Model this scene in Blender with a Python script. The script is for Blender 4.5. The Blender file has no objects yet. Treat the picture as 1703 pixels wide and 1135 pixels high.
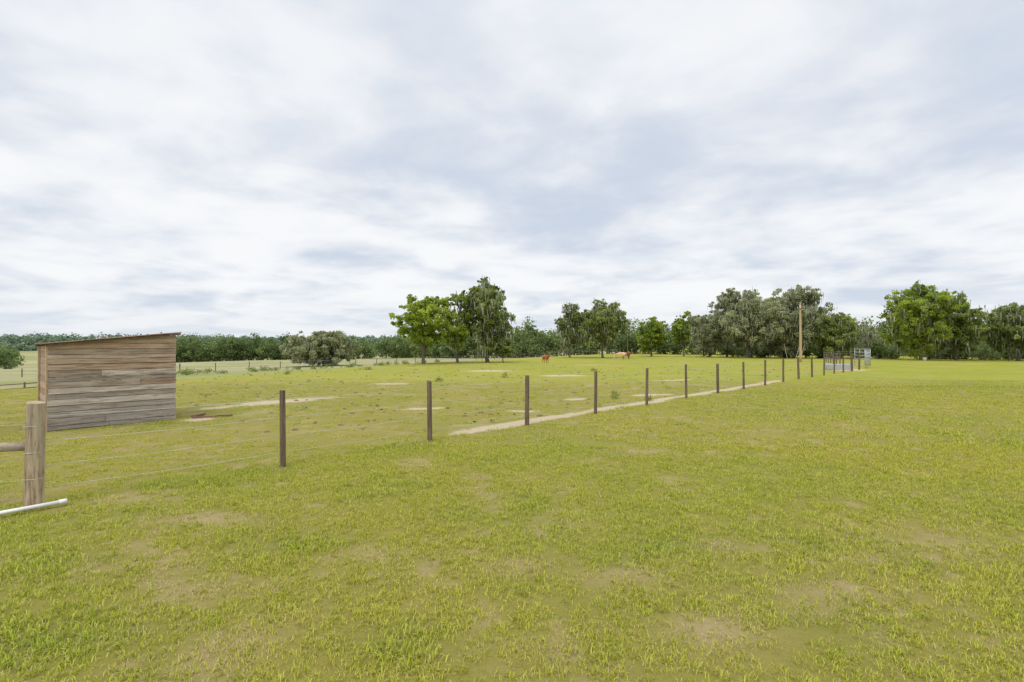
import bpy, math, random
import numpy as np
from mathutils import Vector, Matrix
random.seed(7); rng=np.random.default_rng(11)
S=bpy.context.scene
# ------------------------------------------------------------ helpers
def link(o,parent=None):
    S.collection.objects.link(o)
    if parent: o.parent=parent
    return o
def empty(name,loc=(0,0,0),rz=0):
    e=bpy.data.objects.new(name,None); e.location=loc; e.rotation_euler=(0,0,rz); e.empty_display_size=.3
    return link(e)
def mesh_np(name,V,F,mat=None,attrs=None,smooth=False):
    me=bpy.data.meshes.new(name); V=np.asarray(V,dtype=np.float32)
    if isinstance(F,np.ndarray):
        n,k=F.shape
        me.vertices.add(len(V)); me.vertices.foreach_set('co',V.ravel())
        me.loops.add(n*k); me.loops.foreach_set('vertex_index',F.ravel().astype(np.int32))
        me.polygons.add(n); me.polygons.foreach_set('loop_start',np.arange(0,n*k,k,dtype=np.int32))
        me.update(calc_edges=True)
    else:
        me.from_pydata([tuple(map(float,v)) for v in V],[],F)
    if attrs:
        for k_,a in attrs.items():
            at=me.attributes.new(k_,'FLOAT','POINT'); at.data.foreach_set('value',np.asarray(a,dtype=np.float32))
    if smooth: me.polygons.foreach_set('use_smooth',np.ones(len(me.polygons),dtype=bool))
    if mat: me.materials.append(mat)
    me.update()
    return me
def obj(name,me,parent=None,loc=(0,0,0)):
    o=bpy.data.objects.new(name,me); o.location=loc; return link(o,parent)
class N:
    def __init__(s,nt): s.nt=nt; s.n=nt.nodes; s.l=nt.links
    def new(s,t,**k):
        x=s.n.new(t)
        for a,b in k.items(): setattr(x,a,b)
        return x
    def put(s,sock,v):
        if hasattr(v,'is_output'): s.l.new(v,sock)
        else: sock.default_value=v
    def math(s,op,a,b=0.0,c=None,clamp=False):
        x=s.new('ShaderNodeMath',operation=op,use_clamp=clamp); s.put(x.inputs[0],a); s.put(x.inputs[1],b)
        if c is not None: s.put(x.inputs[2],c)
        return x.outputs[0]
    def mix(s,f,a,b,bt='MIX'):
        x=s.new('ShaderNodeMix',data_type='RGBA',blend_type=bt); s.put(x.inputs[0],f)
        s.put(x.inputs[6],a if hasattr(a,'is_output') else (*a,1)); s.put(x.inputs[7],b if hasattr(b,'is_output') else (*b,1))
        return x.outputs[2]
    def noise(s,vec,scale,detail=3,rough=.5,dist=0.0):
        x=s.new('ShaderNodeTexNoise'); s.l.new(vec,x.inputs['Vector']); x.inputs['Scale'].default_value=scale
        x.inputs['Detail'].default_value=detail; x.inputs['Roughness'].default_value=rough; x.inputs['Distortion'].default_value=dist
        return x.outputs[0]
    def step(s,v,a,b,o0=0.0,o1=1.0):
        x=s.new('ShaderNodeMapRange',interpolation_type='SMOOTHSTEP')
        if a>b: a,b,o0,o1=b,a,o1,o0
        s.put(x.inputs[0],v); s.put(x.inputs[1],a); s.put(x.inputs[2],b)
        x.inputs[3].default_value=o0; x.inputs[4].default_value=o1
        return x.outputs[0]
    def attr(s,name,typ='GEOMETRY'):
        x=s.new('ShaderNodeAttribute',attribute_name=name,attribute_type=typ); return x
    def mapping(s,vec,scale=(1,1,1),rot=(0,0,0)):
        x=s.new('ShaderNodeMapping'); s.l.new(vec,x.inputs[0]); x.inputs['Scale'].default_value=scale; x.inputs['Rotation'].default_value=rot
        return x.outputs[0]
def newmat(name):
    m=bpy.data.materials.new(name); m.use_nodes=True; m.node_tree.nodes.clear(); g=N(m.node_tree)
    g.out=g.new('ShaderNodeOutputMaterial'); return m,g
def principled(g,col,rough=.8,metal=0.0,bump=None,bd=.01,spec=.3):
    p=g.new('ShaderNodeBsdfPrincipled'); g.put(p.inputs['Base Color'],col if hasattr(col,'is_output') else (*col,1))
    g.put(p.inputs['Roughness'],rough); p.inputs['Metallic'].default_value=metal; p.inputs['Specular IOR Level'].default_value=spec
    if bump is not None:
        b=g.new('ShaderNodeBump'); b.inputs['Distance'].default_value=bd; b.inputs['Strength'].default_value=1; g.l.new(bump,b.inputs['Height']); g.l.new(b.outputs[0],p.inputs['Normal'])
    g.l.new(p.outputs[0],g.out.inputs[0]); return p
def sstep(a,b,x):
    t=np.clip((x-a)/(b-a),0,1); return t*t*(3-2*t)
def vn(x,y,seed=0,octs=3):
    tot=0;amp=1;nrm=0
    for o in range(octs):
        X_=x*2**o+seed*7.3;Y_=y*2**o-seed*3.1; xi=np.floor(X_);yi=np.floor(Y_);fx=X_-xi;fy=Y_-yi; fx=fx*fx*(3-2*fx);fy=fy*fy*(3-2*fy)
        h=lambda i,j: np.mod(np.sin(i*127.1+j*311.7+seed*74.7)*43758.5453,1.0)
        tot=tot+amp*((h(xi,yi)*(1-fx)+h(xi+1,yi)*fx)*(1-fy)+(h(xi,yi+1)*(1-fx)+h(xi+1,yi+1)*fx)*fy); nrm+=amp; amp*=.55
    return tot/nrm

# ------------------------------------------------------------ terrain function
def zf(x,y):
    x=np.asarray(x,dtype=float); y=np.asarray(y,dtype=float)
    s=-0.9*(x+12)+0.43*(y-50); sp=np.maximum(s,0); se=260*np.tanh(sp/260)
    z=-(.0275*se+.8*(1-np.exp(-(sp/14)**1.4)))
    z-=1.0*np.exp(-((x+38)**2+(y-36)**2)/14**2)
    r=np.hypot(x,y); z+=8.0*sstep(230,480,r)*sstep(0,60,s)
    z+=1.1*sstep(60,140,s)*np.sin(x*.025+.5)*np.cos(y*.02)
    z+=0.05*np.sin(x*.21+1)*np.sin(y*.17)*sstep(8,30,r)+0.012*np.sin(x*1.3)*np.sin(y*1.1+2)
    return z
def Z(x,y): return float(zf(x,y))
def ell(x,y,cx,cy,rx,ry,a=0):
    c,s=math.cos(a),math.sin(a); u=(x-cx)*c+(y-cy)*s; v=-(x-cx)*s+(y-cy)*c
    return np.exp(-((u/rx)**2+(v/ry)**2)*1.2)
DRY=[(-2.35,3.69,.35,.2),(0,4.1,.3,.18),(.92,3.93,.35,.2),(-1.35,4.33,.3,.2),(-1.72,2.93,.25,.3),(1.94,4.53,.25,.1),
     (2.3,8.6,.7,.3),(3.9,4.6,.6,.35),(-3.2,5.2,.6,.2),(-4.6,5.9,.5,.3),(2.4,3.6,.5,.2),(1.3,3.2,.4,.2)]
LUSH=[(-3.83,4.15,.5,.15),(-2.95,3.08,.5,.25),(1.37,4.53,.3,.15),(-1.8,4.5,.5,.12),(-3.9,7.3,.5,.3),(-4.4,6.6,.9,.3),(-2,9.2,.5,.4),(-0.7,3.05,.4,.15),(4.2,3.3,.6,.2),(-9.0,11.5,1.5,.5),(20,22,5,.8),(30,26,7,.8)]
def masks(x,y):
    a=math.atan2(1.94,1.95)
    t=(x*math.cos(a)+y*math.sin(a)); n1=vn(x*.8,y*.8,1); n2=vn(x*2.6,y*2.6,2); d=(y-x)-11.6
    w=.40+.30*(n1-.4)
    strip=np.exp(-((d+.25*(n1-.5))/np.maximum(w,.1))**2)*sstep(5.9,6.8,t)*(1-sstep(26,33,t))*(.65+.75*n1)
    sand=strip
    for e in [(-7.9,16.3,2.6,.75,.85),(-8.9,14.9,1.0,.35,.8),(-1.7,37,2.3,1.4,0),(3.3,31.6,1.9,1.0,0),(-8.0,12.4,.5,.4,.8),(27,38.6,2.5,1.3,.8),(5.3,18.6,1.3,.5,.5),(-.4,11.3,.9,.3,.8),
              (8,48,3,1,0),(.3,13.9,.6,.25,0),(-2.6,14.5,.9,.3,.2),(2.2,17.0,.7,.3,.6),(-6,24,1.2,.5,.1),(9,27,1.6,.5,.3)]:
        sand=np.maximum(sand,ell(x,y,*e))
    sand=sand*(.65+.8*(n2-.1))
    dry=0*x
    for e in DRY: dry=np.maximum(dry,ell(x,y,*e))
    q=vn(x*1.1,y*1.1,5)*.4+vn(x*7,y*7,6)*.6
    dry=np.clip(dry*(n2*1.6-.15)+sstep(.57,.74,q)*.75,0,1)
    lush=0*x
    for e in LUSH: lush=np.maximum(lush,ell(x,y,*e))
    lush=np.clip(lush*(.4+.9*n2)+sstep(.60,.78,vn(x*1.3,y*1.3,9))*.5,0,1)
    s=-0.9*(x+12)+0.43*(y-50)
    hay=sstep(6,26,s)
    past=sstep(-.3,.4,d+.2)*(1-hay)
    near=(1-sstep(22,29,y))*sstep(0,2,y)
    return dict(sand=sand,dry=dry,lush=lush,hay=hay,past=past,near=near)

# ------------------------------------------------------------ materials
def grass_colour(g,pos,ga):
    big=g.noise(pos,.16,3,.5); mid=g.noise(pos,1.1,4,.6)
    c=g.mix(g.step(big,.35,.65),(.315,.308,.036),(.265,.292,.032))
    c=g.mix(g.step(mid,.5,.75,0,.5),c,(.38,.34,.085))
    c=g.mix(g.step(mid,.5,.22,0,.5),c,(.20,.245,.024))
    c=g.mix(g.math('MULTIPLY',ga['lush'],.6),c,(.15,.22,.022))
    return c,big,mid
def ground_mat():
    m,g=newmat('ground_grass'); pos=g.new('ShaderNodeNewGeometry').outputs['Position']
    ga={k:g.attr(k).outputs['Fac'] for k in ('sand','dry','lush','hay','past','near')}
    c,big,mid=grass_colour(g,pos,ga)
    n2=g.noise(pos,28,5,.7); n3=g.noise(pos,3.0,5,.65); n4=g.noise(pos,.6,5,.6)
    c=g.mix(g.step(n2,.42,.7,0,.5),c,(.19,.17,.05))
    c=g.mix(g.math('MULTIPLY',ga['near'],.5),c,(.22,.17,.07))
    c=g.mix(g.math('MULTIPLY',ga['dry'],.65),c,(.42,.31,.19))
    pf=g.math('MULTIPLY',ga['past'],g.step(n3,.50,.68))
    c=g.mix(g.math('MULTIPLY',pf,.5),c,(.29,.24,.10))
    pf2=g.math('MULTIPLY',ga['past'],g.step(n4,.50,.72))
    c=g.mix(g.math('MULTIPLY',pf2,.5),c,(.38,.33,.16))
    hc=g.mix(g.step(g.noise(g.mapping(pos,(.25,1,1)),.12,5,.65),.35,.65),(.23,.25,.09),(.36,.32,.19))
    c=g.mix(ga['hay'],c,hc)
    sm=g.math('ADD',ga['sand'],g.math('MULTIPLY',g.math('SUBTRACT',n3,.5),.9))
    sm=g.math('ADD',sm,g.math('MULTIPLY',g.math('SUBTRACT',n2,.5),.9))
    sc=g.mix(g.noise(pos,12,4,.7),(.42,.33,.21),(.58,.49,.36))
    c=g.mix(g.step(sm,.28,.75,0,.9),c,sc)
    h=g.math('ADD',g.math('MULTIPLY',n2,.6),g.math('MULTIPLY',n3,.6))
    principled(g,c,.95,bump=h,bd=.05,spec=.1); return m
def blade_mat():
    m,g=newmat('grass_blades'); pos=g.new('ShaderNodeNewGeometry').outputs['Position']
    ga={k:g.attr(k,'INSTANCER').outputs['Fac'] for k in ('dry','lush')}
    c,big,mid=grass_colour(g,pos,ga)
    c=g.mix(1.0,c,(1.55,1.55,1.55),'MULTIPLY')
    t=g.attr('tone').outputs['Fac']
    c=g.mix(g.step(t,.5,1,0,.65),c,(.62,.63,.13))
    c=g.mix(g.step(t,.45,0,0,.7),c,(.17,.24,.028))
    sf=g.math('ADD',g.attr('straw').outputs['Fac'],g.math('MULTIPLY',ga['dry'],.5))
    c=g.mix(g.step(sf,.74,1.0,0,.9),c,(.60,.47,.29))
    d=g.new('ShaderNodeBsdfDiffuse'); tr=g.new('ShaderNodeBsdfTranslucent'); g.l.new(c,d.inputs[0]); g.l.new(c,tr.inputs[0])
    mx=g.new('ShaderNodeMixShader'); mx.inputs[0].default_value=.3; g.l.new(d.outputs[0],mx.inputs[1]); g.l.new(tr.outputs[0],mx.inputs[2])
    g.l.new(mx.outputs[0],g.out.inputs[0]); return m
def leaf_mat(name,dark,light,tr_=.3):
    m,g=newmat(name); t=g.attr('tone').outputs['Fac']
    c=g.mix(t,dark,light)
    d=g.new('ShaderNodeBsdfDiffuse'); tr=g.new('ShaderNodeBsdfTranslucent'); g.l.new(c,d.inputs[0]); g.l.new(c,tr.inputs[0])
    mx=g.new('ShaderNodeMixShader'); mx.inputs[0].default_value=tr_; g.l.new(d.outputs[0],mx.inputs[1]); g.l.new(tr.outputs[0],mx.inputs[2])
    g.l.new(mx.outputs[0],g.out.inputs[0]); return m
def wood_mat(name,c1,c2,c3,stretch=(14,14,.9),scale=2.0,useattr=False,bd=.006):
    m,g=newmat(name); tc=g.new('ShaderNodeTexCoord').outputs['Object']
    v=g.mapping(tc,stretch)
    if useattr:
        x=g.new('ShaderNodeVectorMath',operation='ADD'); g.l.new(v,x.inputs[0])
        cb=g.new('ShaderNodeCombineXYZ'); g.l.new(g.math('MULTIPLY',g.attr('tone').outputs['Fac'],53.0),cb.inputs[0]); g.l.new(cb.outputs[0],x.inputs[1]); v=x.outputs[0]
    gr=g.noise(v,scale,6,.65,.6); lo=g.noise(tc,1.3,3,.6); fi=g.noise(v,scale*4,4,.7)
    c=g.mix(g.step(gr,.34,.64),c1,c2); c=g.mix(g.step(lo,.4,.65,0,.6),c,c3)
    c=g.mix(g.step(fi,.52,.7,0,.65),c,tuple(.38*k for k in c1))
    if useattr:
        t=g.attr('tone').outputs['Fac']; w=g.attr('warm').outputs['Fac']
        c=g.mix(g.math('MULTIPLY',w,.8),c,g.mix(g.step(gr,.3,.68),(.30,.17,.10),(.64,.46,.30)))
        c=g.mix(1.0,c,g.mix(t,(.68,.68,.68),(1.3,1.3,1.3)),'MULTIPLY')
    principled(g,c,.9,bump=g.math('ADD',gr,g.math('MULTIPLY',fi,.5)),bd=bd,spec=.15); return m
M_ground=ground_mat(); M_blade=blade_mat()
M_bark=wood_mat('bark',(.12,.10,.08),(.22,.195,.165),(.16,.145,.12),(6,6,1),1.2)
M_post=wood_mat('weathered_post',(.10,.075,.05),(.22,.17,.12),(.15,.12,.09))
M_corner=wood_mat('treated_post',(.20,.135,.075),(.54,.43,.29),(.40,.34,.26),(9,9,.7),2.2)
M_rail=wood_mat('rail_wood',(.28,.22,.16),(.50,.42,.32),(.40,.36,.30),(1,14,14),2)
M_pole=wood_mat('pole_wood',(.42,.30,.17),(.55,.41,.25),(.46,.36,.24),(10,10,.5),1)
M_board=wood_mat('shed_boards',(.26,.21,.18),(.56,.49,.425),(.39,.345,.31),(1.2,18,18),1.6,True)
M_trim=wood_mat('shed_trim',(.46,.32,.19),(.62,.47,.31),(.52,.40,.28),(12,12,1),2)
M_moss=leaf_mat('spanish_moss',(.30,.31,.235),(.52,.53,.42),.35)
M_leafA=leaf_mat('leaf_bright',(.14,.22,.025),(.52,.60,.11),.45)
M_leafB=leaf_mat('leaf_oak',(.12,.17,.04),(.42,.48,.15),.4)
M_leafC=leaf_mat('leaf_mossy_oak',(.20,.22,.11),(.50,.53,.30),.35)
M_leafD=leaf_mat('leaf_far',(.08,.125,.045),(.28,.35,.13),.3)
M_leafE=leaf_mat('leaf_distant_hazed',(.17,.25,.17),(.27,.36,.235),.2)  # pale bluish aerial haze painted into the leaf colour of the far woods
def simple(name,col,rough,metal=0,ns=20,var=.25):
    m,g=newmat(name); tc=g.new('ShaderNodeTexCoord').outputs['Object']
    n=g.noise(tc,ns,4,.6); c=g.mix(g.step(n,.35,.7),col,tuple(k*(1-var) for k in col)); principled(g,c,rough,metal,spec=.4); return m
M_galv=simple('galvanised_steel',(.50,.52,.54),.55,.35); M_wire=simple('fence_wire',(.58,.58,.56),.5,.2)
M_pvc=simple('white_pvc',(.82,.82,.80),.4,0,6,.1); M_rust=simple('rusty_tin',(.26,.14,.09),.8,.2,6,.6)
M_ceram=simple('insulator',(.5,.5,.5),.3); M_water=simple('trough_water',(.10,.14,.15),.08)

# ------------------------------------------------------------ ground
def axis(lo,hi,st,far):
    a=list(np.arange(lo,hi,st)); v=hi;d=st
    while v<far: a.append(v); d*=1.12; v+=d
    a.append(far); v=lo;d=st;b=[]
    while v>-far: d*=1.12; v-=d; b.append(max(v,-far))
    return np.array(sorted(set(b+a)))
xs=axis(-15,20,.11,2500.); ys=axis(1.5,34,.11,2500.)
X,Y=np.meshgrid(xs,ys); x=X.ravel(); y=Y.ravel(); nx,ny=len(xs),len(ys)
idx=np.arange(nx*ny).reshape(ny,nx)
F=np.stack([idx[:-1,:-1],idx[:-1,1:],idx[1:,1:],idx[1:,:-1]],-1).reshape(-1,4)
obj('ground',mesh_np('ground',np.stack([x,y,zf(x,y)],-1),F,M_ground,masks(x,y),True))

# ------------------------------------------------------------ grass (instanced tufts)
def tuft(name,n,size,L,W,seed):
    r=np.random.default_rng(seed)
    k=max(3,n//6); cc=r.uniform(-size/2,size/2,(k,2)); cid=r.integers(0,k,n)
    b=cc[cid]+r.normal(0,size*.08,(n,2)); az=r.uniform(0,2*np.pi,n); lean=r.uniform(.4,1.6,n); l=L*r.uniform(.45,1.3,n); w=W*r.uniform(.7,1.3,n)
    dx,dy=np.cos(az),np.sin(az); px,py=-dy,dx
    h1=l*.55*np.cos(lean*.5); r1=l*.55*np.sin(lean*.5); h2=h1+l*.45*np.cos(lean*1.2); r2=r1+l*.45*np.sin(lean*1.2)
    def P(rr,hh,ww): return np.stack([b[:,0]+dx*rr+px*ww,b[:,1]+dy*rr+py*ww,hh+0*l],-1)
    V=np.stack([P(0,-.01,-w/2),P(0,-.01,w/2),P(r1,h1,w*.4),P(r1,h1,-w*.4),P(r2,h2,w*.08),P(r2,h2,-w*.08)],1).reshape(-1,3)
    i=np.arange(n)*6; F=np.concatenate([np.stack([i,i+1,i+2,i+3],-1),np.stack([i+3,i+2,i+4,i+5],-1)])
    ct=r.normal(0,.18,k)[cid]
    me=mesh_np(name,V,F,M_blade,dict(tone=np.repeat(np.clip(r.random(n)+ct,0,1),6),straw=np.repeat(r.random(n)*.92,6)))
    return bpy.data.objects.new(name,me)
def instancer(name,pts,attrs,col):
    me=mesh_np(name,pts,[],None,attrs); o=obj(name,me)
    ng=bpy.data.node_groups.new(name,'GeometryNodeTree')
    ng.interface.new_socket('Geometry',in_out='INPUT',socket_type='NodeSocketGeometry'); ng.interface.new_socket('Geometry',in_out='OUTPUT',socket_type='NodeSocketGeometry')
    n=ng.nodes; l=ng.links; gi=n.new('NodeGroupInput'); go=n.new('NodeGroupOutput')
    ip=n.new('GeometryNodeInstanceOnPoints'); ci=n.new('GeometryNodeCollectionInfo'); ci.inputs['Collection'].default_value=col
    ci.inputs['Separate Children'].default_value=True; ci.inputs['Reset Children'].default_value=True
    ip.inputs['Pick Instance'].default_value=True
    rv=n.new('FunctionNodeRandomValue'); rv.data_type='FLOAT'; rv.inputs[2].default_value=0; rv.inputs[3].default_value=6.283
    cx=n.new('ShaderNodeCombineXYZ'); l.new(rv.outputs[1],cx.inputs[2]); l.new(cx.outputs[0],ip.inputs['Rotation'])
    na=n.new('GeometryNodeInputNamedAttribute'); na.data_type='FLOAT'; na.inputs['Name'].default_value='sc'; l.new(na.outputs[0],ip.inputs['Scale'])
    l.new(gi.outputs[0],ip.inputs['Points']); l.new(ci.outputs[0],ip.inputs['Instance']); l.new(ip.outputs[0],go.inputs[0])
    m=o.modifiers.new('scatter','NODES'); m.node_group=ng; return o
def scatter(name,dmin,dmax,cell,tufts,base):
    col=bpy.data.collections.new(name+'_tufts')
    for t in tufts: col.objects.link(t)
    gx=np.arange(-1.35*dmax-2,1.35*dmax+2,cell); gy=np.arange(dmin,dmax,cell); A,B=np.meshgrid(gx,gy); a=A.ravel(); b=B.ravel()
    a=a+rng.uniform(-.5,.5,len(a))*cell; b=b+rng.uniform(-.5,.5,len(b))*cell
    k=(np.abs(a)<1.2*b+1.4)&(np.abs(a)<32); a=a[k]; b=b[k]
    mk=masks(a,b)
    keep=rng.random(len(a))>np.clip(mk['sand']*1.8-.2,0,.97)
    keep&=rng.random(len(a))>mk['past']*.25
    keep&=rng.random(len(a))>mk['dry']*.45
    keep&=rng.random(len(a))>sstep(20,28,b)*.8
    u=(a+10.19)*.666+(b-10.62)*.746; w=-(a+10.19)*.746+(b-10.62)*.666
    keep&=~((u>-.02)&(u<2.39)&(w>0)&(w<2.1))
    a,b=a[keep],b[keep]; mk={q:v[keep] for q,v in mk.items()}
    sc=base*rng.uniform(.65,1.2,len(a))*(1-.35*mk['dry'])*(1+.5*mk['lush'])*(1-.25*mk['past'])*(1-.3*sstep(18,28,b))
    instancer(name,np.stack([a,b,zf(a,b)],-1),dict(sc=sc,dry=mk['dry'],lush=mk['lush']),col)
scatter('grass',1.6,9,.18,[tuft('tuft_a%d'%i,140,.25,.040,.0052,i) for i in range(7)],1.0)
scatter('grass',9,28,.38,[tuft('tuft_b%d'%i,115,.46,.048,.011,20+i) for i in range(6)],.9)

# ------------------------------------------------------------ tubes / boxes
class MB:
    def __init__(s): s.V=[]; s.F=[]; s.n=0; s.A={}
    def add(s,V,F,**at):
        s.V+= [tuple(v) for v in V]; s.F+=[tuple(i+s.n for i in f) for f in F]; s.n+=len(V)
        for k,v in at.items(): s.A.setdefault(k,[]).extend([v]*len(V))
    def tube(s,pts,rad,k=8,cap=True,jit=0,**at):
        pts=[Vector(p) for p in pts]; V=[];F=[]
        for i,p in enumerate(pts):
            d=(pts[min(i+1,len(pts)-1)]-pts[max(i-1,0)]).normalized()
            a=d.cross(Vector((0,1,0)) if abs(d.z)>.9 or abs(d.y)<.5 else Vector((0,0,1))).normalized(); b=d.cross(a)
            for j in range(k):
                t=2*math.pi*j/k; r=rad[i]*(1+random.uniform(-jit,jit)); V.append(p+a*r*math.cos(t)+b*r*math.sin(t))
        for i in range(len(pts)-1):
            for j in range(k): F.append((i*k+j,i*k+(j+1)%k,(i+1)*k+(j+1)%k,(i+1)*k+j))
        if cap: F.append(tuple(range(k))[::-1]); F.append(tuple((len(pts)-1)*k+j for j in range(k)))
        s.add(V,F,**at)
    def box(s,o,ax,ay,az,**at):
        o,ax,ay,az=map(Vector,(o,ax,ay,az)); V=[o,o+ax,o+ax+ay,o+ay,o+az,o+ax+az,o+ax+ay+az,o+ay+az]
        s.add(V,[(0,3,2,1),(4,5,6,7),(0,1,5,4),(1,2,6,5),(2,3,7,6),(3,0,4,7)],**at)
    def prism(s,poly,n,**at):
        k=len(poly); V=list(poly)+[p+n for p in poly]
        F=[tuple(range(k))[::-1],tuple(range(k,2*k))]+[(i,(i+1)%k,k+(i+1)%k,k+i) for i in range(k)]
        s.add(V,F,**at)
    def mesh(s,name,mat,smooth=False):
        return mesh_np(name,s.V,s.F,mat,s.A or None,smooth)

# ------------------------------------------------------------ main wire fence
fp=[(-5.50+1.95*i-0.0,5.58+1.94*i) for i in range(0,18)]
fence=empty('wire_fence')
mb=MB()
for i,(px,py) in enumerate(fp):
    z=Z(px,py)
    if i==0: continue
    h=1.19+random.uniform(-.03,.04); lx,ly=random.uniform(-.03,.03),random.uniform(-.03,.03); r=.045+random.uniform(-.004,.008)
    n=7; mb.tube([(px+lx*t/n,py+ly*t/n,z-.1+(h+.1)*t/n) for t in range(n+1)],[r*(1.05-.012*t) for t in range(n+1)],12,True,.05)
    if i in (16,17):
        mb.tube([(px+.25,py+.3,z-.05),(px+.25,py+.3,z+1.35)],[.06,.06],10)
obj('posts',mb.mesh('posts',M_post),fence)
mb=MB()
for hgt in (.22,.48,.76,1.05):
    for i in range(len(fp)-1):
        (ax,ay),(bx,by)=fp[i],fp[i+1]; az,bz=Z(ax,ay)+hgt,Z(bx,by)+hgt
        P=[(ax+(bx-ax)*t/6,ay+(by-ay)*t/6,az+(bz-az)*t/6-.02*math.sin(math.pi*t/6)) for t in range(7)]
        o=.045; P=[(p[0]-o*.7,p[1]+o*.7,p[2]) for p in P]
        mb.tube(P,[.0026]*7,5,False)
obj('wires',mb.mesh('wires',M_wire),fence)
# corner brace
cb=empty('corner_fence_post'); px,py=fp[0]; z=Z(px,py)
mb=MB(); n=12
mb.tube([(px+.006*t/n*3,py,z-.1+1.31*t/n) for t in range(n+1)]+[(px+.02,py,z+1.222)],[.09-.0006*t for t in range(n+1)]+[.07],28,True,.022)
obj('post',mb.mesh('post',M_corner,False),cb)
mb=MB(); mb.tube([(px-.07-.62*t,py-.0-.13*t,z+.715-.01*t) for t in range(5)],[.05,.052,.05,.049,.05],16,True,.02)
obj('brace_rail',mb.mesh('brace_rail',M_rail,True),cb)
mb=MB(); mb.tube([(px-2.6,py-.55,z-.1),(px-2.6,py-.55,z+1.2)],[.085,.08],18)
obj('brace_post',mb.mesh('brace_post',M_corner),cb)
mb=MB()
for hgt in (.3,.55,.95):
    mb.tube([(px-.0,py+.09,z+hgt),(px-2.6,py-.46,z+hgt)],[.0024,.0024],5,False)
for k in range(3):
    mb.tube([(px+.093*math.cos(a),py+.093*math.sin(a),z+.35+.3*k) for a in np.linspace(0,6.28,18)],[.003]*18,5,False)
obj('wires',mb.mesh('cwires',M_wire),cb)
mb=MB(); mb.tube([(-5.22,5.66,Z(-5.22,5.66)+.055),(-5.56,5.26,.055+Z(-5.56,5.26)),(-6.5,4.3,.055+Z(-6.5,4.3))],[.022,.022,.022],14)
mb.tube([(-5.205,5.678,Z(-5.22,5.66)+.055),(-5.25,5.625,Z(-5.22,5.66)+.055)],[.027,.027],14)
obj('pvc_pipe',mb.mesh('pvc_pipe',M_pvc,True))

# ------------------------------------------------------------ shed
L=2.37; D=2.0
shed=empty('wooden_shed',(-10.19,10.62,Z(-10.19,10.62)),math.atan2(.746,.666))
def top(u): return 1.89+.28*u/L
def clip(poly,f):
    out=[]
    for i in range(len(poly)):
        a,b=poly[i],poly[(i+1)%len(poly)]; fa,fb=f(a),f(b)
        if fa>=0: out.append(a)
        if fa*fb<0:
            t=fa/(fa-fb); out.append((a[0]+(b[0]-a[0])*t,a[1]+(b[1]-a[1])*t))
    return out
mb=MB(); r=random.Random(5)
for y0,front in ((0,True),(D-.03,False)):
    z=.02
    while z<2.2:
        bh=r.choice([.12,.135,.14,.15,.1,.165]); cuts=[0,L]
        if r.random()<.35: cuts=[0,r.uniform(.7,1.7),L]
        for j in range(len(cuts)-1):
            e0=cuts[j]+(.003 if j else r.uniform(-.014,.012)); e1=cuts[j+1]-(.003 if j<len(cuts)-2 else r.uniform(-.02,.014))
            tilt=r.uniform(-.005,.005); gp=r.uniform(.006,.013); poly=[(e0,z+r.uniform(-.003,.003)),(e1,z+tilt),(e1,z+bh-gp+tilt),(e0,z+bh-gp)]
            poly=clip(poly,lambda p: top(p[0])-p[1]-.004)
            if len(poly)<3: continue
            off=y0+r.uniform(-.010,.006); warm=np.clip(-.05+.85*((z-.9)/1.2)+r.uniform(-.35,.35),0,1)
            if .95<z<1.6 and r.random()<.5: warm=min(1,warm+.4)
            mb.prism([Vector((p[0],off,p[1])) for p in poly][::-1],Vector((0,.022,0)),tone=r.random(),warm=float(warm))
        z+=bh
for side,xx in ((0,0.012),(1,L-.035)):
    z=.03
    while z<top(xx)-.02:
        bh=.145; z1=min(z+bh-.005,top(xx)-.01)
        mb.box((xx,.05,z),(.022,0,0),(0,D-.1,0),(0,0,z1-z),tone=r.random(),warm=r.uniform(.4,1) if side==0 else .2)
        z+=bh
obj('wall_boards',mb.mesh('wall_boards',M_board),shed)
mb=MB()
for xx in (.04,L/2,L-.13):
    for yy in (.032,D-.125): mb.box((xx,yy,-.1),(.09,0,0),(0,.09,0),(0,0,top(xx)+.09))
mb.box((-.03,.03,0),(.038,0,0),(0,.10,0),(0,0,top(0)-.01)); mb.box((-.03,D-.13,0),(.038,0,0),(0,.09,0),(0,0,top(0)-.01))
obj('frame',mb.mesh('frame',M_trim),shed)
mb=MB()
zt=lambda u:top(u)+.047
K=60; y0,y1=-.13,D+.12
V=[];F_=[]
for i in range(K+1):
    yy=y0+(y1-y0)*i/K; b=.012*math.sin(i*1.35)
    for u in (-.08,L+.10): V.append((u,yy,zt(u)+b)); V.append((u,yy,zt(u)+b+.006))
for i in range(K):
    a=i*4;c=a+4; F_+=[(a,a+2,c+2,c),(a+1,c+1,c+3,a+3),(a,c,c+1,a+1),(a+2,a+3,c+3,c+2)]
F_+=[(0,1,3,2),(4*K,4*K+2,4*K+3,4*K+1)]
mb.add(V,F_)
obj('tin_roof',mb.mesh('tin_roof',M_rust),shed)
mb=MB()
for yy in (-.10,D/2,D+.04):
    mb.prism([Vector((-.06,yy,top(-.06)-.004)),Vector((L+.085,yy,top(L+.085)-.004)),Vector((L+.085,yy,top(L+.085)+.034)),Vector((-.06,yy,top(-.06)+.034))],Vector((0,.043,0)))
obj('rafters',mb.mesh('rafters',M_post),shed)
mb=MB()
for (a,b,c,d) in ((-8.25,12.5,.9,.5),(-8.35,12.75,.5,1.6)):
    mb.box((a,b,Z(a,b)+.02),(c*math.cos(d),c*math.sin(d),0),(-.09*math.sin(d),.09*math.cos(d),0),(0,0,.03))
obj('scrap_lumber',mb.mesh('scrap_lumber',M_rust))

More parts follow.
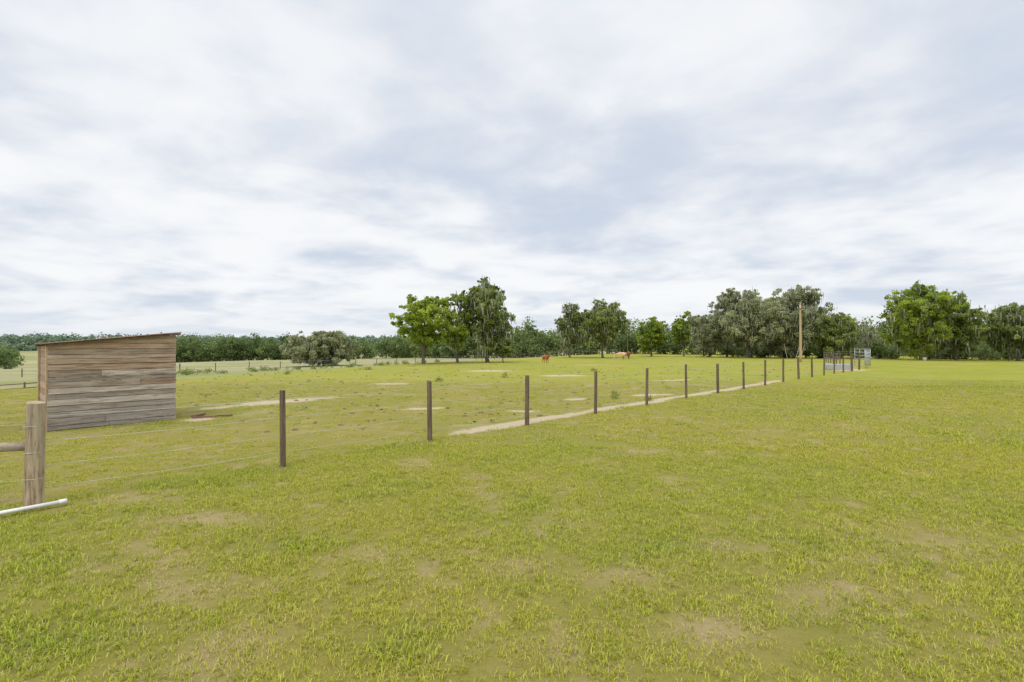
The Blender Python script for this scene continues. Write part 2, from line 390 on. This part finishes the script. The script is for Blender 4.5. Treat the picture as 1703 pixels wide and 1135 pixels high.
# ------------------------------------------------------------ foliage
def leaves(C,R,n,size,tone,r,flat=.75,aspect=.6):
    C=np.asarray(C,float); m=len(C); Cn=np.repeat(C,n,0); Rn=np.repeat(np.asarray(R,float),n); T=np.repeat(tone,n)+r.normal(0,.12,m*n)
    d=r.normal(size=(m*n,3)); d/=np.linalg.norm(d,axis=1)[:,None]; d*= (r.random(m*n)**.45)[:,None]*Rn[:,None]; d[:,2]*=flat
    P=Cn+d; a=r.normal(size=(m*n,3)); a/=np.linalg.norm(a,axis=1)[:,None]
    b=np.cross(a,r.normal(size=(m*n,3))); b/=np.linalg.norm(b,axis=1)[:,None]
    s=(size*r.uniform(.6,1.35,m*n))[:,None]; a=a*s*.5; b=b*s*.5*aspect
    V=np.stack([P-a,P+b-a*.2,P+a,P-b-a*.1],1).reshape(-1,3)
    return V,np.clip(np.repeat(T,4),0,1)
def leafmesh(name,parts,mat,parent=None):
    V=np.concatenate([p[0] for p in parts]); T=np.concatenate([p[1] for p in parts]); F=np.arange(len(V)).reshape(-1,4)
    return obj(name,mesh_np(name,V,F,mat,dict(tone=T)),parent)
def tree(name,x,y,h,w,cb,mat,seed,lobes=12,dens=1.0,leaf=.2,moss=0,trunks=1,lean=0,tr=.22,lsize=.27,shell=26,spread=1.0,offs=(0,0),full=1.75):
    r=np.random.default_rng(seed); rr=random.Random(seed); z=Z(x,y); e=empty(name,(x,y,z))
    mb=MB(); Lc=[];LR=[]
    H=h-cb
    tries=0
    while len(Lc)<lobes and tries<3000:
        tries+=1
        u=r.uniform(-1,1,3)
        if np.linalg.norm(u)>1: continue
        R=w*lsize*r.uniform(.7,1.15)*(.7 if u[2]>.6 else 1)
        c=np.array([offs[0]+u[0]*(w/2-R*.75),offs[1]+u[1]*(w/2-R*.75),cb+H/2+u[2]*(H/2-R*.6)])
        if all(np.linalg.norm(c-q)>.5*(R+R2)*.8 for q,R2 in zip(Lc,LR)) or tries>2000: Lc.append(c);LR.append(R)
    bases=[(rr.uniform(-.5,.5)*(trunks>1)*w*.3,rr.uniform(-.3,.3)*(trunks>1)) for _ in range(trunks)]
    forks=[]
    for bx,by in bases:
        fk=(bx+lean*cb+rr.uniform(-.2,.2),by,cb+H*.15)
        mid=(bx+lean*cb*.4+rr.uniform(-.12,.12),by,cb*.5)
        mb.tube([(bx*.97,by,-.2),(bx,by,.15),mid,fk,(fk[0]+rr.uniform(-.3,.3),fk[1],cb+H*.6)],[tr*1.6,tr*1.1,tr*.9,tr*.75,tr*.3],9,False,.08); forks.append(fk)
    for c,R in zip(Lc,LR):
        fk=min(forks,key=lambda f:abs(f[0]-c[0])); s0=(fk[0],fk[1],min(fk[2],max(c[2]-.8,cb*.55)))
        m=[(s0[k]+c[k])/2+rr.uniform(-.35,.35) for k in range(3)]; m[2]+=.2
        mb.tube([s0,m,tuple(c)],[tr*.42,tr*.26,tr*.1],6,False)
        for _ in range(4):
            dd=r.normal(size=3); dd/=np.linalg.norm(dd); q=c+dd*R*.85
            mb.tube([tuple(m),tuple((c+np.array(m))/2+r.normal(size=3)*.1),tuple(q)],[tr*.14,tr*.1,tr*.04],4,False)
    obj('trunk',mb.mesh('trunk',M_bark,True),e)
    parts=[]; mo=[]
    for c,R in zip(Lc,LR):
        m=int(shell*dens); d=r.normal(size=(m,3)); d/=np.linalg.norm(d,axis=1)[:,None]
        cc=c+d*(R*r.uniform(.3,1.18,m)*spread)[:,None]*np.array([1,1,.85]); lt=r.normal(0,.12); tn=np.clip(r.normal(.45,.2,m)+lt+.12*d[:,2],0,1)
        cr=R*r.uniform(.13,.36,m)
        n=max(8,int(full*26*(R/1.3)**1.3*(.22/leaf)**1.2)); parts.append(leaves(cc,cr,n,leaf*1.15,tn,r))
        if moss: mo.append(cc[r.random(m)<moss])
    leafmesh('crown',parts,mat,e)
    if moss:
        P=np.concatenate(mo); k=7; P=np.repeat(P,k,0)+r.normal(0,.3,(len(P)*k,3)); n=len(P); l=r.uniform(.3,1.1,n); wd_=r.uniform(.03,.09,n); az=r.uniform(0,6.28,n)
        dx=np.stack([np.cos(az),np.sin(az),0*az],-1)*wd_[:,None]; dn=np.stack([r.normal(0,.05,n),r.normal(0,.05,n),-l],-1)
        V=np.stack([P-dx,P+dx,P+dx*.5+dn*.7,P+dn],1).reshape(-1,3); Tn=np.repeat(r.random(n),4)
        leafmesh('moss',[(V,Tn)],M_moss,e)
    return e
# left pasture cluster
tree('pecan_tree',-9.7,53,8.2,7.2,1.7,M_leafA,1,19,.9,.2,0,lsize=.20,tr=.17)
tree('pecan_tree',-6.3,56,8.4,5.4,1.6,M_leafA,2,15,.95,.2,.12,tr=.16,lsize=.22)
tree('oak_tree',-2.9,57,10.8,7.2,1.0,M_leafB,33,28,1.0,.2,.3,tr=.24,lsize=.18)
tree('young_oak_tree',-1.0,56.5,3.0,2.4,.4,M_leafB,4,6,1.1,.18,0,tr=.07,lsize=.33)
tree('live_oak_tree',-37.5,95,6.9,14.5,.0,M_leafC,5,30,1.5,.26,.25,trunks=2,tr=.3,lsize=.17)
# centre
tree('mossy_oak_tree',9.8,82,9.9,5.6,.8,M_leafB,6,18,1.1,.24,.4,tr=.16,lsize=.21)
tree('mossy_oak_tree',15.2,81,10.1,9.4,1.5,M_leafB,7,24,1.0,.24,.4,tr=.2,lsize=.19)
tree('oak_tree',26.5,92,8.0,7.2,.5,M_leafA,8,17,1.1,.26,.1,tr=.2,lsize=.22)
tree('oak_tree',33,93,9.2,6.0,.6,M_leafA,9,15,.9,.26,.1,tr=.17,lsize=.21)
# big mossy oaks
tree('live_oak_tree',39.0,80,12.2,12.5,.6,M_leafC,10,30,1.15,.26,.7,tr=.36,lsize=.18)
tree('live_oak_tree',46.2,79,12.4,11.5,.6,M_leafC,12,30,1.15,.26,.7,tr=.36,lsize=.18)
tree('live_oak_tree',34.2,84,7.9,7.0,.4,M_leafC,13,14,1.2,.26,.6,tr=.2)
tree('oak_tree',49.8,75,7.3,7.6,.3,M_leafB,14,15,1.2,.26,.35,tr=.2)
# right
tree('live_oak_tree',56.0,66,11.0,9.8,.6,M_leafA,15,28,1.1,.24,.35,tr=.34,lsize=.19)
tree('oak_tree',61.5,67,8.9,7.8,.6,M_leafB,16,18,1.1,.24,.2,tr=.2,lsize=.21)
tree('live_oak_tree',67,64,8.2,7.2,.4,M_leafB,17,17,1.1,.24,.35,tr=.2,lsize=.24)
tree('live_oak_tree',72.0,63,9.9,10,.4,M_leafB,18,24,1.1,.24,.5,tr=.3,lsize=.19)
tree('dead_tree',53.5,73,6.0,4.2,.6,M_leafC,19,9,.12,.2,.8,tr=.12)
# ---- tree masses
def mass(name,path,rows,step,h,w,leaf,n,mat,seed,drow=6,floor=.0,tonem=.45,m=16):
    r=np.random.default_rng(seed); parts=[]; mb=MB()
    for k in range(rows):
        for i in range(len(path)-1):
            a=np.array(path[i],float); b=np.array(path[i+1],float); Ld=np.linalg.norm(b-a); nn=max(1,int(Ld/step)); nrm=a/np.linalg.norm(a)
            for j in range(nn):
                p=a+(b-a)*(j+r.random())/nn+nrm*(k*drow+r.uniform(-2,2)); hh=h*r.uniform(.72,1.15)*(1+.05*k); ww=w*r.uniform(.7,1.3); zz=Z(p[0],p[1])
                u=r.normal(size=(m,3)); u/=np.linalg.norm(u,axis=1)[:,None]; u*=(r.random(m)**.4)[:,None]
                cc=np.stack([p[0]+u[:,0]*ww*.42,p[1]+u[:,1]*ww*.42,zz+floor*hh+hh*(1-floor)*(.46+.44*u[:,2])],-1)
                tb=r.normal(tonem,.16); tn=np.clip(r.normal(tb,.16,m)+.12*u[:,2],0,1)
                parts.append(leaves(cc,ww*r.uniform(.16,.30,m),n,leaf,tn,r,.8,.75))
                mb.tube([(p[0],p[1],zz-.3),(p[0]+r.uniform(-.3,.3),p[1],zz+hh*.6)],[.2,.1],5,False)
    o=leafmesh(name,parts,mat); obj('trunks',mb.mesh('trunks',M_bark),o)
mass('tree_line',[(-2,150),(24,128),(52,108),(80,96),(112,90),(150,84)],3,3.6,9.0,7.5,.5,50,M_leafD,41,5,-.03,.5)
mass('tree_line',[(-60,245),(-34,215),(-8,165),(8,150)],3,5,11.5,9,.75,42,M_leafD,42,8,-.03,.5)
mass('tree_belt',[(-148,200),(-128,196),(-104,205),(-92,212)],4,4,11.0,9,.7,48,M_leafD,43,6,-.05,.35)
mass('tree_belt',[(-98,225),(-62,245),(-50,250)],3,5,10,9,.8,38,M_leafD,44,10,-.03,.55)
mass('tree_belt',[(-230,180),(-182,160),(-160,155)],3,6,7.5,9,.75,36,M_leafD,45,8,-.03,.4)
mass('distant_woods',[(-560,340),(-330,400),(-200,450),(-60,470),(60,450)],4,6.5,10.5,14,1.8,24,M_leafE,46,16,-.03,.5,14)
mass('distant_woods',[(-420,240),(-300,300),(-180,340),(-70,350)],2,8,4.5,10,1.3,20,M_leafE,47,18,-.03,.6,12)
mass('understory_shrubs',[(38,88),(52,80),(60,72),(84,70)],2,2.6,2.6,3.6,.34,34,M_leafD,48,4,-.05,.5)

# ------------------------------------------------------------ weeds in pasture
r=np.random.default_rng(77); parts=[]
specs=[(3.6,17.3,.28,.26),(4.7,16.6,.26,.22),(-3.9,26,.3,.25),(-.4,29.5,.3,.3),(7.0,21.5,.12,.1),(-15.3,33,.3,.3),(-12,40,.4,.3),(6,36,.3,.25)]
for _ in range(150):
    yy=r.uniform(11,55); xx=r.uniform(-.95*yy,yy-12); q=r.random()**3
    if xx<yy-12 and not(-13<xx<-7 and 9<yy<15): specs.append((xx,yy,.03+.14*q,.02+.10*q))
for _ in range(70):
    t=r.random(); xx=-52+t*40+r.normal(0,1.5); yy=52+t*30+r.normal(0,3); specs.append((xx,yy,r.uniform(.3,.8),r.uniform(.3,.7)))
for xx,yy,w,h in specs:
    c=np.array([[xx,yy,Z(xx,yy)+h*.5]]); parts.append(leaves(np.repeat(c,4,0)+r.normal(0,w*.4,(4,3))*[1,1,.3],[w*.6]*4,14 if w<.2 else 40,max(.04,w*.28),np.clip(r.normal(.35,.2,4),0,1),r,h/w,.35))
leafmesh('pasture_weeds',parts,M_leafB)
mb=MB()
for _ in range(850):
    yy=r.uniform(10.5,45); xx=r.uniform(-.9*yy,yy-12.1)
    if -13<xx<-7 and 9<yy<15: continue
    s=(.02+.07*r.random()**2.5)*(1+yy*.01); z=Z(xx,yy); k=7
    V=[(xx+s*r.uniform(.6,1.3)*math.cos(t*6.283/k),yy+s*r.uniform(.6,1.3)*math.sin(t*6.283/k),z-.005) for t in range(k)]
    V+=[(xx+.6*(v[0]-xx),yy+.6*(v[1]-yy),z+s*.35) for v in V]+[(xx,yy,z+s*.45)]
    mb.add(V,[(i,(i+1)%k,k+(i+1)%k,k+i) for i in range(k)]+[(k+i,k+(i+1)%k,2*k) for i in range(k)])
obj('dirt_clods',mb.mesh('dirt_clods',simple('clod_dirt',(.19,.13,.075),.95)))

# ------------------------------------------------------------ distant fences
def postfence(name,path,sp,h,r_,rails,mat,rail_r=.02):
    e=empty(name); mb=MB(); rb=MB()
    for i in range(len(path)-1):
        a,b=np.array(path[i],float),np.array(path[i+1],float); n=max(1,int(np.linalg.norm(b-a)/sp)); pr=None
        for j in range(n+1):
            p=a+(b-a)*j/n; z=Z(*p); hh=h*random.uniform(.93,1.08); mb.tube([(p[0],p[1],z-.1),(p[0]+random.uniform(-.04,.04),p[1],z+hh)],[r_,r_*.9],7)
            if pr is not None:
                for q in rails: rb.tube([(pr[0],pr[1],Z(*pr)+q*h),(p[0],p[1],z+q*h)],[rail_r]*2,5,False)
            pr=p
    obj('posts',mb.mesh('posts',mat),e); obj('rails',rb.mesh('rails',mat if rail_r>.015 else M_wire),e)
postfence('pasture_fence',[(-75,62),(-51.5,75),(-36,86),(-20,100),(0,112),(24,110)],4,1.25,.07,(.35,.65,.9),M_post,.008)
postfence('board_fence',[(-38,33.5),(-32.6,34.5)],1.8,1.1,.06,(.35,.65,.93),M_post,.04)
postfence('rail_fence',[(56,66.5),(64,65.5),(90,62)],2.8,.95,.055,(.5,.95),M_post,.022)
postfence('paddock_fence',[(30.5,45),(40,62),(50,69)],3.2,1.2,.055,(.4,.7,.95),M_post,.008)

# ------------------------------------------------------------ gates, trough
def gate(name,a,b,h=1.45):
    mb=MB(); a=np.array(a,float); b=np.array(b,float); za,zb=Z(*a),Z(*b)
    for q in np.linspace(.15,h,6): mb.tube([(a[0],a[1],za+q),(b[0],b[1],zb+q)],[.024]*2,8)
    for t in (0,.33,.66,1):
        p=a+(b-a)*t; mb.tube([(p[0],p[1],za+.12),(p[0],p[1],za+h+.02)],[.026]*2,8)
    return obj(name,mb.mesh(name,M_galv,True))
gate('metal_gate',(29.7,40.6),(31.3,42.4),1.5); gate('metal_gate',(31.4,42.4),(31.6,44.6),1.6)
mb=MB(); cx,cy=26.2,38.8; z=Z(cx,cy)
K=28
V=[];Fs=[]
for ring,(rx,ry,zz) in enumerate([(1.05,.42,0),(1.1,.44,.15),(1.1,.44,.3),(1.13,.47,.42),(1.13,.47,.45),(1.07,.41,.45),(1.06,.4,.05)]):
    for j in range(K):
        t=2*math.pi*j/K; V.append((cx+rx*math.cos(t),cy+ry*math.sin(t),z+zz))
for i in range(6):
    for j in range(K): Fs.append((i*K+j,i*K+(j+1)%K,(i+1)*K+(j+1)%K,(i+1)*K+j))
Fs.append(tuple(6*K+j for j in range(K))); mb.add(V,Fs)
tr_=obj('water_trough',mb.mesh('water_trough',M_galv,True))
mb=MB(); mb.add([(cx+1.06*math.cos(2*math.pi*j/K),cy+.4*math.sin(2*math.pi*j/K),z+.36) for j in range(K)],[tuple(range(K))]); obj('water',mb.mesh('water',M_water),tr_)

# ------------------------------------------------------------ poles
def pole(name,x,y,h,arm=True,r0=.14,mat=M_pole):
    e=empty(name,(x,y,Z(x,y))); mb=MB(); n=8
    mb.tube([(0,0,-.3+(h+.3)*t/n) for t in range(n+1)],[r0*(1-.35*t/n) for t in range(n+1)],14); obj('pole',mb.mesh('pole',mat,True),e)
    if arm:
        mb=MB(); mb.box((-.45,-.16,h-.55),(.9,0,0),(0,.08,0),(0,0,.1)); obj('crossarm',mb.mesh('crossarm',M_post),e)
        mb=MB()
        for xx in (-.4,0,.4):
            z0=h-.45 if xx else h
            mb.tube([(xx,-.12 if xx else 0,z0),(xx,-.12 if xx else 0,z0+.07),(xx,-.12 if xx else 0,z0+.1),(xx,-.12 if xx else 0,z0+.2)],[.02,.05,.06,.035],8)
        obj('insulators',mb.mesh('insulators',M_ceram,True),e)
    return e
pole('utility_pole',35.8,60,7.1,True,.16); pole('utility_pole',23.2,97,5.3,False,.13,M_post)
mb=MB()
for a,b in (((42.2,72,0),(43.0,72,2.5)),((42.9,72,0),(43.6,72,2.2)),((41.0,72,0),(40.5,72,2.3))):
    z=Z(a[0],a[1]); mb.tube([(a[0],a[1],z+a[2]),(b[0],b[1],z+b[2])],[.045,.035],6)
obj('leaning_poles',mb.mesh('leaning_poles',M_rail))

# ------------------------------------------------------------ cattle
def cow(name,x,y,rz,s,cols,graze=True,seed=0):
    hd=[(.78,0,.95),(1.0,0,.62),(1.1,0,.33),(1.2,0,.12)] if graze else [(.82,0,1.15),(1.05,0,1.3),(1.22,0,1.28),(1.42,0,1.12)]
    V=[(-.75,0,1.02),(-.45,0,.98),(0,0,.92),(.42,0,.98)]+hd
    R=[.22,.27,.33,.27,.17,.13,.11,.065]
    E=[(0,1),(1,2),(2,3),(3,4),(4,5),(5,6),(6,7)]
    def add(p,rad,par): V.append(p);R.append(rad);E.append((par,len(V)-1)); return len(V)-1
    for sy in (-1,1):
        k=add((-.62,.16*sy,.72),.15,1); k=add((-.5,.17*sy,.58),.085,k); k=add((-.7,.17*sy,.36),.05,k); k=add((-.66,.17*sy,.1),.038,k); add((-.62,.17*sy,.01),.05,k)
        k=add((.42,.15*sy,.66),.12,3); k=add((.4,.16*sy,.4),.06,k); k=add((.41,.16*sy,.12),.038,k); add((.45,.16*sy,.01),.05,k)
        h=Vector(hd[1]); e=add((h.x-.02,.2*sy,h.z+.04),.035,5)
    k=add((-.96,0,1.0),.04,0); k=add((-1.02,0,.6),.022,k); add((-1.0,0,.35),.04,k)
    me=bpy.data.meshes.new(name); me.from_pydata(V,E,[]); o=bpy.data.objects.new(name,me); S.collection.objects.link(o)
    o.modifiers.new('skin','SKIN')
    for i,v in enumerate(me.skin_vertices[0].data): v.radius=(R[i]*.82 if i in(1,2,3) else R[i],R[i]); v.use_root=(i==2)
    m=o.modifiers.new('sub','SUBSURF'); m.levels=2; m.render_levels=2
    mt,g=newmat(name+'_hide'); tc=g.new('ShaderNodeTexCoord').outputs['Object']; n_=g.noise(tc,1.6,2,.5)
    principled(g,g.mix(g.step(n_,.45,.55),cols[0],cols[1]),.75); me.materials.append(mt)
    o.location=(x,y,Z(x,y)); o.rotation_euler=(0,0,rz); o.scale=(s,s,s); return o
cow('red_calf',3.85,55,math.radians(-60),.68,((.40,.11,.04),(.34,.09,.035)),False,1)
cow('tan_cow',15.3,68,math.radians(172),.82,((.60,.38,.20),(.66,.50,.32)),True,2)
cow('brown_cow',16.6,70,math.radians(15),.8,((.15,.06,.03),(.20,.09,.04)),False,3)

mb=MB(); bx,by=54.6,64; z=Z(bx,by); mb.tube([(bx,by,z),(bx,by,z+.4),(bx,by,z+.42)],[.17,.21,.22],16); obj('white_bucket',mb.mesh('white_bucket',M_pvc,True))

# ------------------------------------------------------------ world, sun, camera
W=bpy.data.worlds.new('World'); S.world=W; W.use_nodes=True; W.node_tree.nodes.clear(); g=N(W.node_tree)
el,az=math.radians(58),math.radians(205)
sky=g.new('ShaderNodeTexSky',sky_type='NISHITA',sun_disc=False,sun_elevation=el,sun_rotation=az)
b1=g.new('ShaderNodeBackground'); g.l.new(sky.outputs[0],b1.inputs[0]); b1.inputs[1].default_value=.1
tc=g.new('ShaderNodeTexCoord').outputs['Generated']; sp=g.new('ShaderNodeSeparateXYZ'); g.l.new(tc,sp.inputs[0])
zc=g.math('MAXIMUM',sp.outputs[2],0.0); zz=g.math('ADD',zc,.16)
cb_=g.new('ShaderNodeCombineXYZ'); g.l.new(g.math('DIVIDE',sp.outputs[0],zz),cb_.inputs[0]); g.l.new(g.math('DIVIDE',sp.outputs[1],zz),cb_.inputs[1]); cb_.inputs[2].default_value=8.2
v=g.mapping(cb_.outputs[0],(1.0,1.05,1),(0,0,math.radians(24)))
nA=g.noise(v,.75,2.5,.5,.5); nB=g.noise(v,2.0,5,.5,.35); nC=g.noise(v,6,4,.5,.2)
f=g.math('ADD',g.math('MULTIPLY',nA,.50),g.math('ADD',g.math('MULTIPLY',nB,.38),g.math('MULTIPLY',nC,.12)))
f=g.step(f,.35,.57)
cc=g.mix(f,(.62,.69,.805),(.965,.975,.99))
hz=g.step(sp.outputs[2],.0,.12,1,0); cc=g.mix(g.math('MULTIPLY',hz,.5),cc,(.80,.85,.91))
up=g.step(sp.outputs[2],.25,.60,0,.3); cc=g.mix(up,cc,(.88,.905,.95))
ze=g.step(sp.outputs[2],.55,1.0,1.0,2.3)
b2=g.new('ShaderNodeBackground'); g.l.new(cc,b2.inputs[0]); g.l.new(ze,b2.inputs[1])
mx=g.new('ShaderNodeMixShader'); mx.inputs[0].default_value=.95; g.l.new(b1.outputs[0],mx.inputs[1]); g.l.new(b2.outputs[0],mx.inputs[2])
wo=g.new('ShaderNodeOutputWorld'); g.l.new(mx.outputs[0],wo.inputs[0])
ld=bpy.data.lights.new('sun','SUN'); ld.energy=1.5; ld.angle=math.radians(22); ld.color=(1,.96,.9)
lo=bpy.data.objects.new('sun',ld); link(lo)
d=Vector((math.sin(az)*math.cos(el),math.cos(az)*math.cos(el),math.sin(el))); lo.rotation_euler=d.to_track_quat('Z','Y').to_euler()
cd=bpy.data.cameras.new('camera'); cd.lens=17; cd.sensor_width=36; cd.clip_end=6000; cd.clip_start=.05
co=bpy.data.objects.new('camera',cd); link(co); co.location=(0,0,1.85); co.rotation_euler=(math.radians(90.68),0,0); S.camera=co
S.view_settings.view_transform='Standard'; S.view_settings.look='None'; S.view_settings.exposure=0
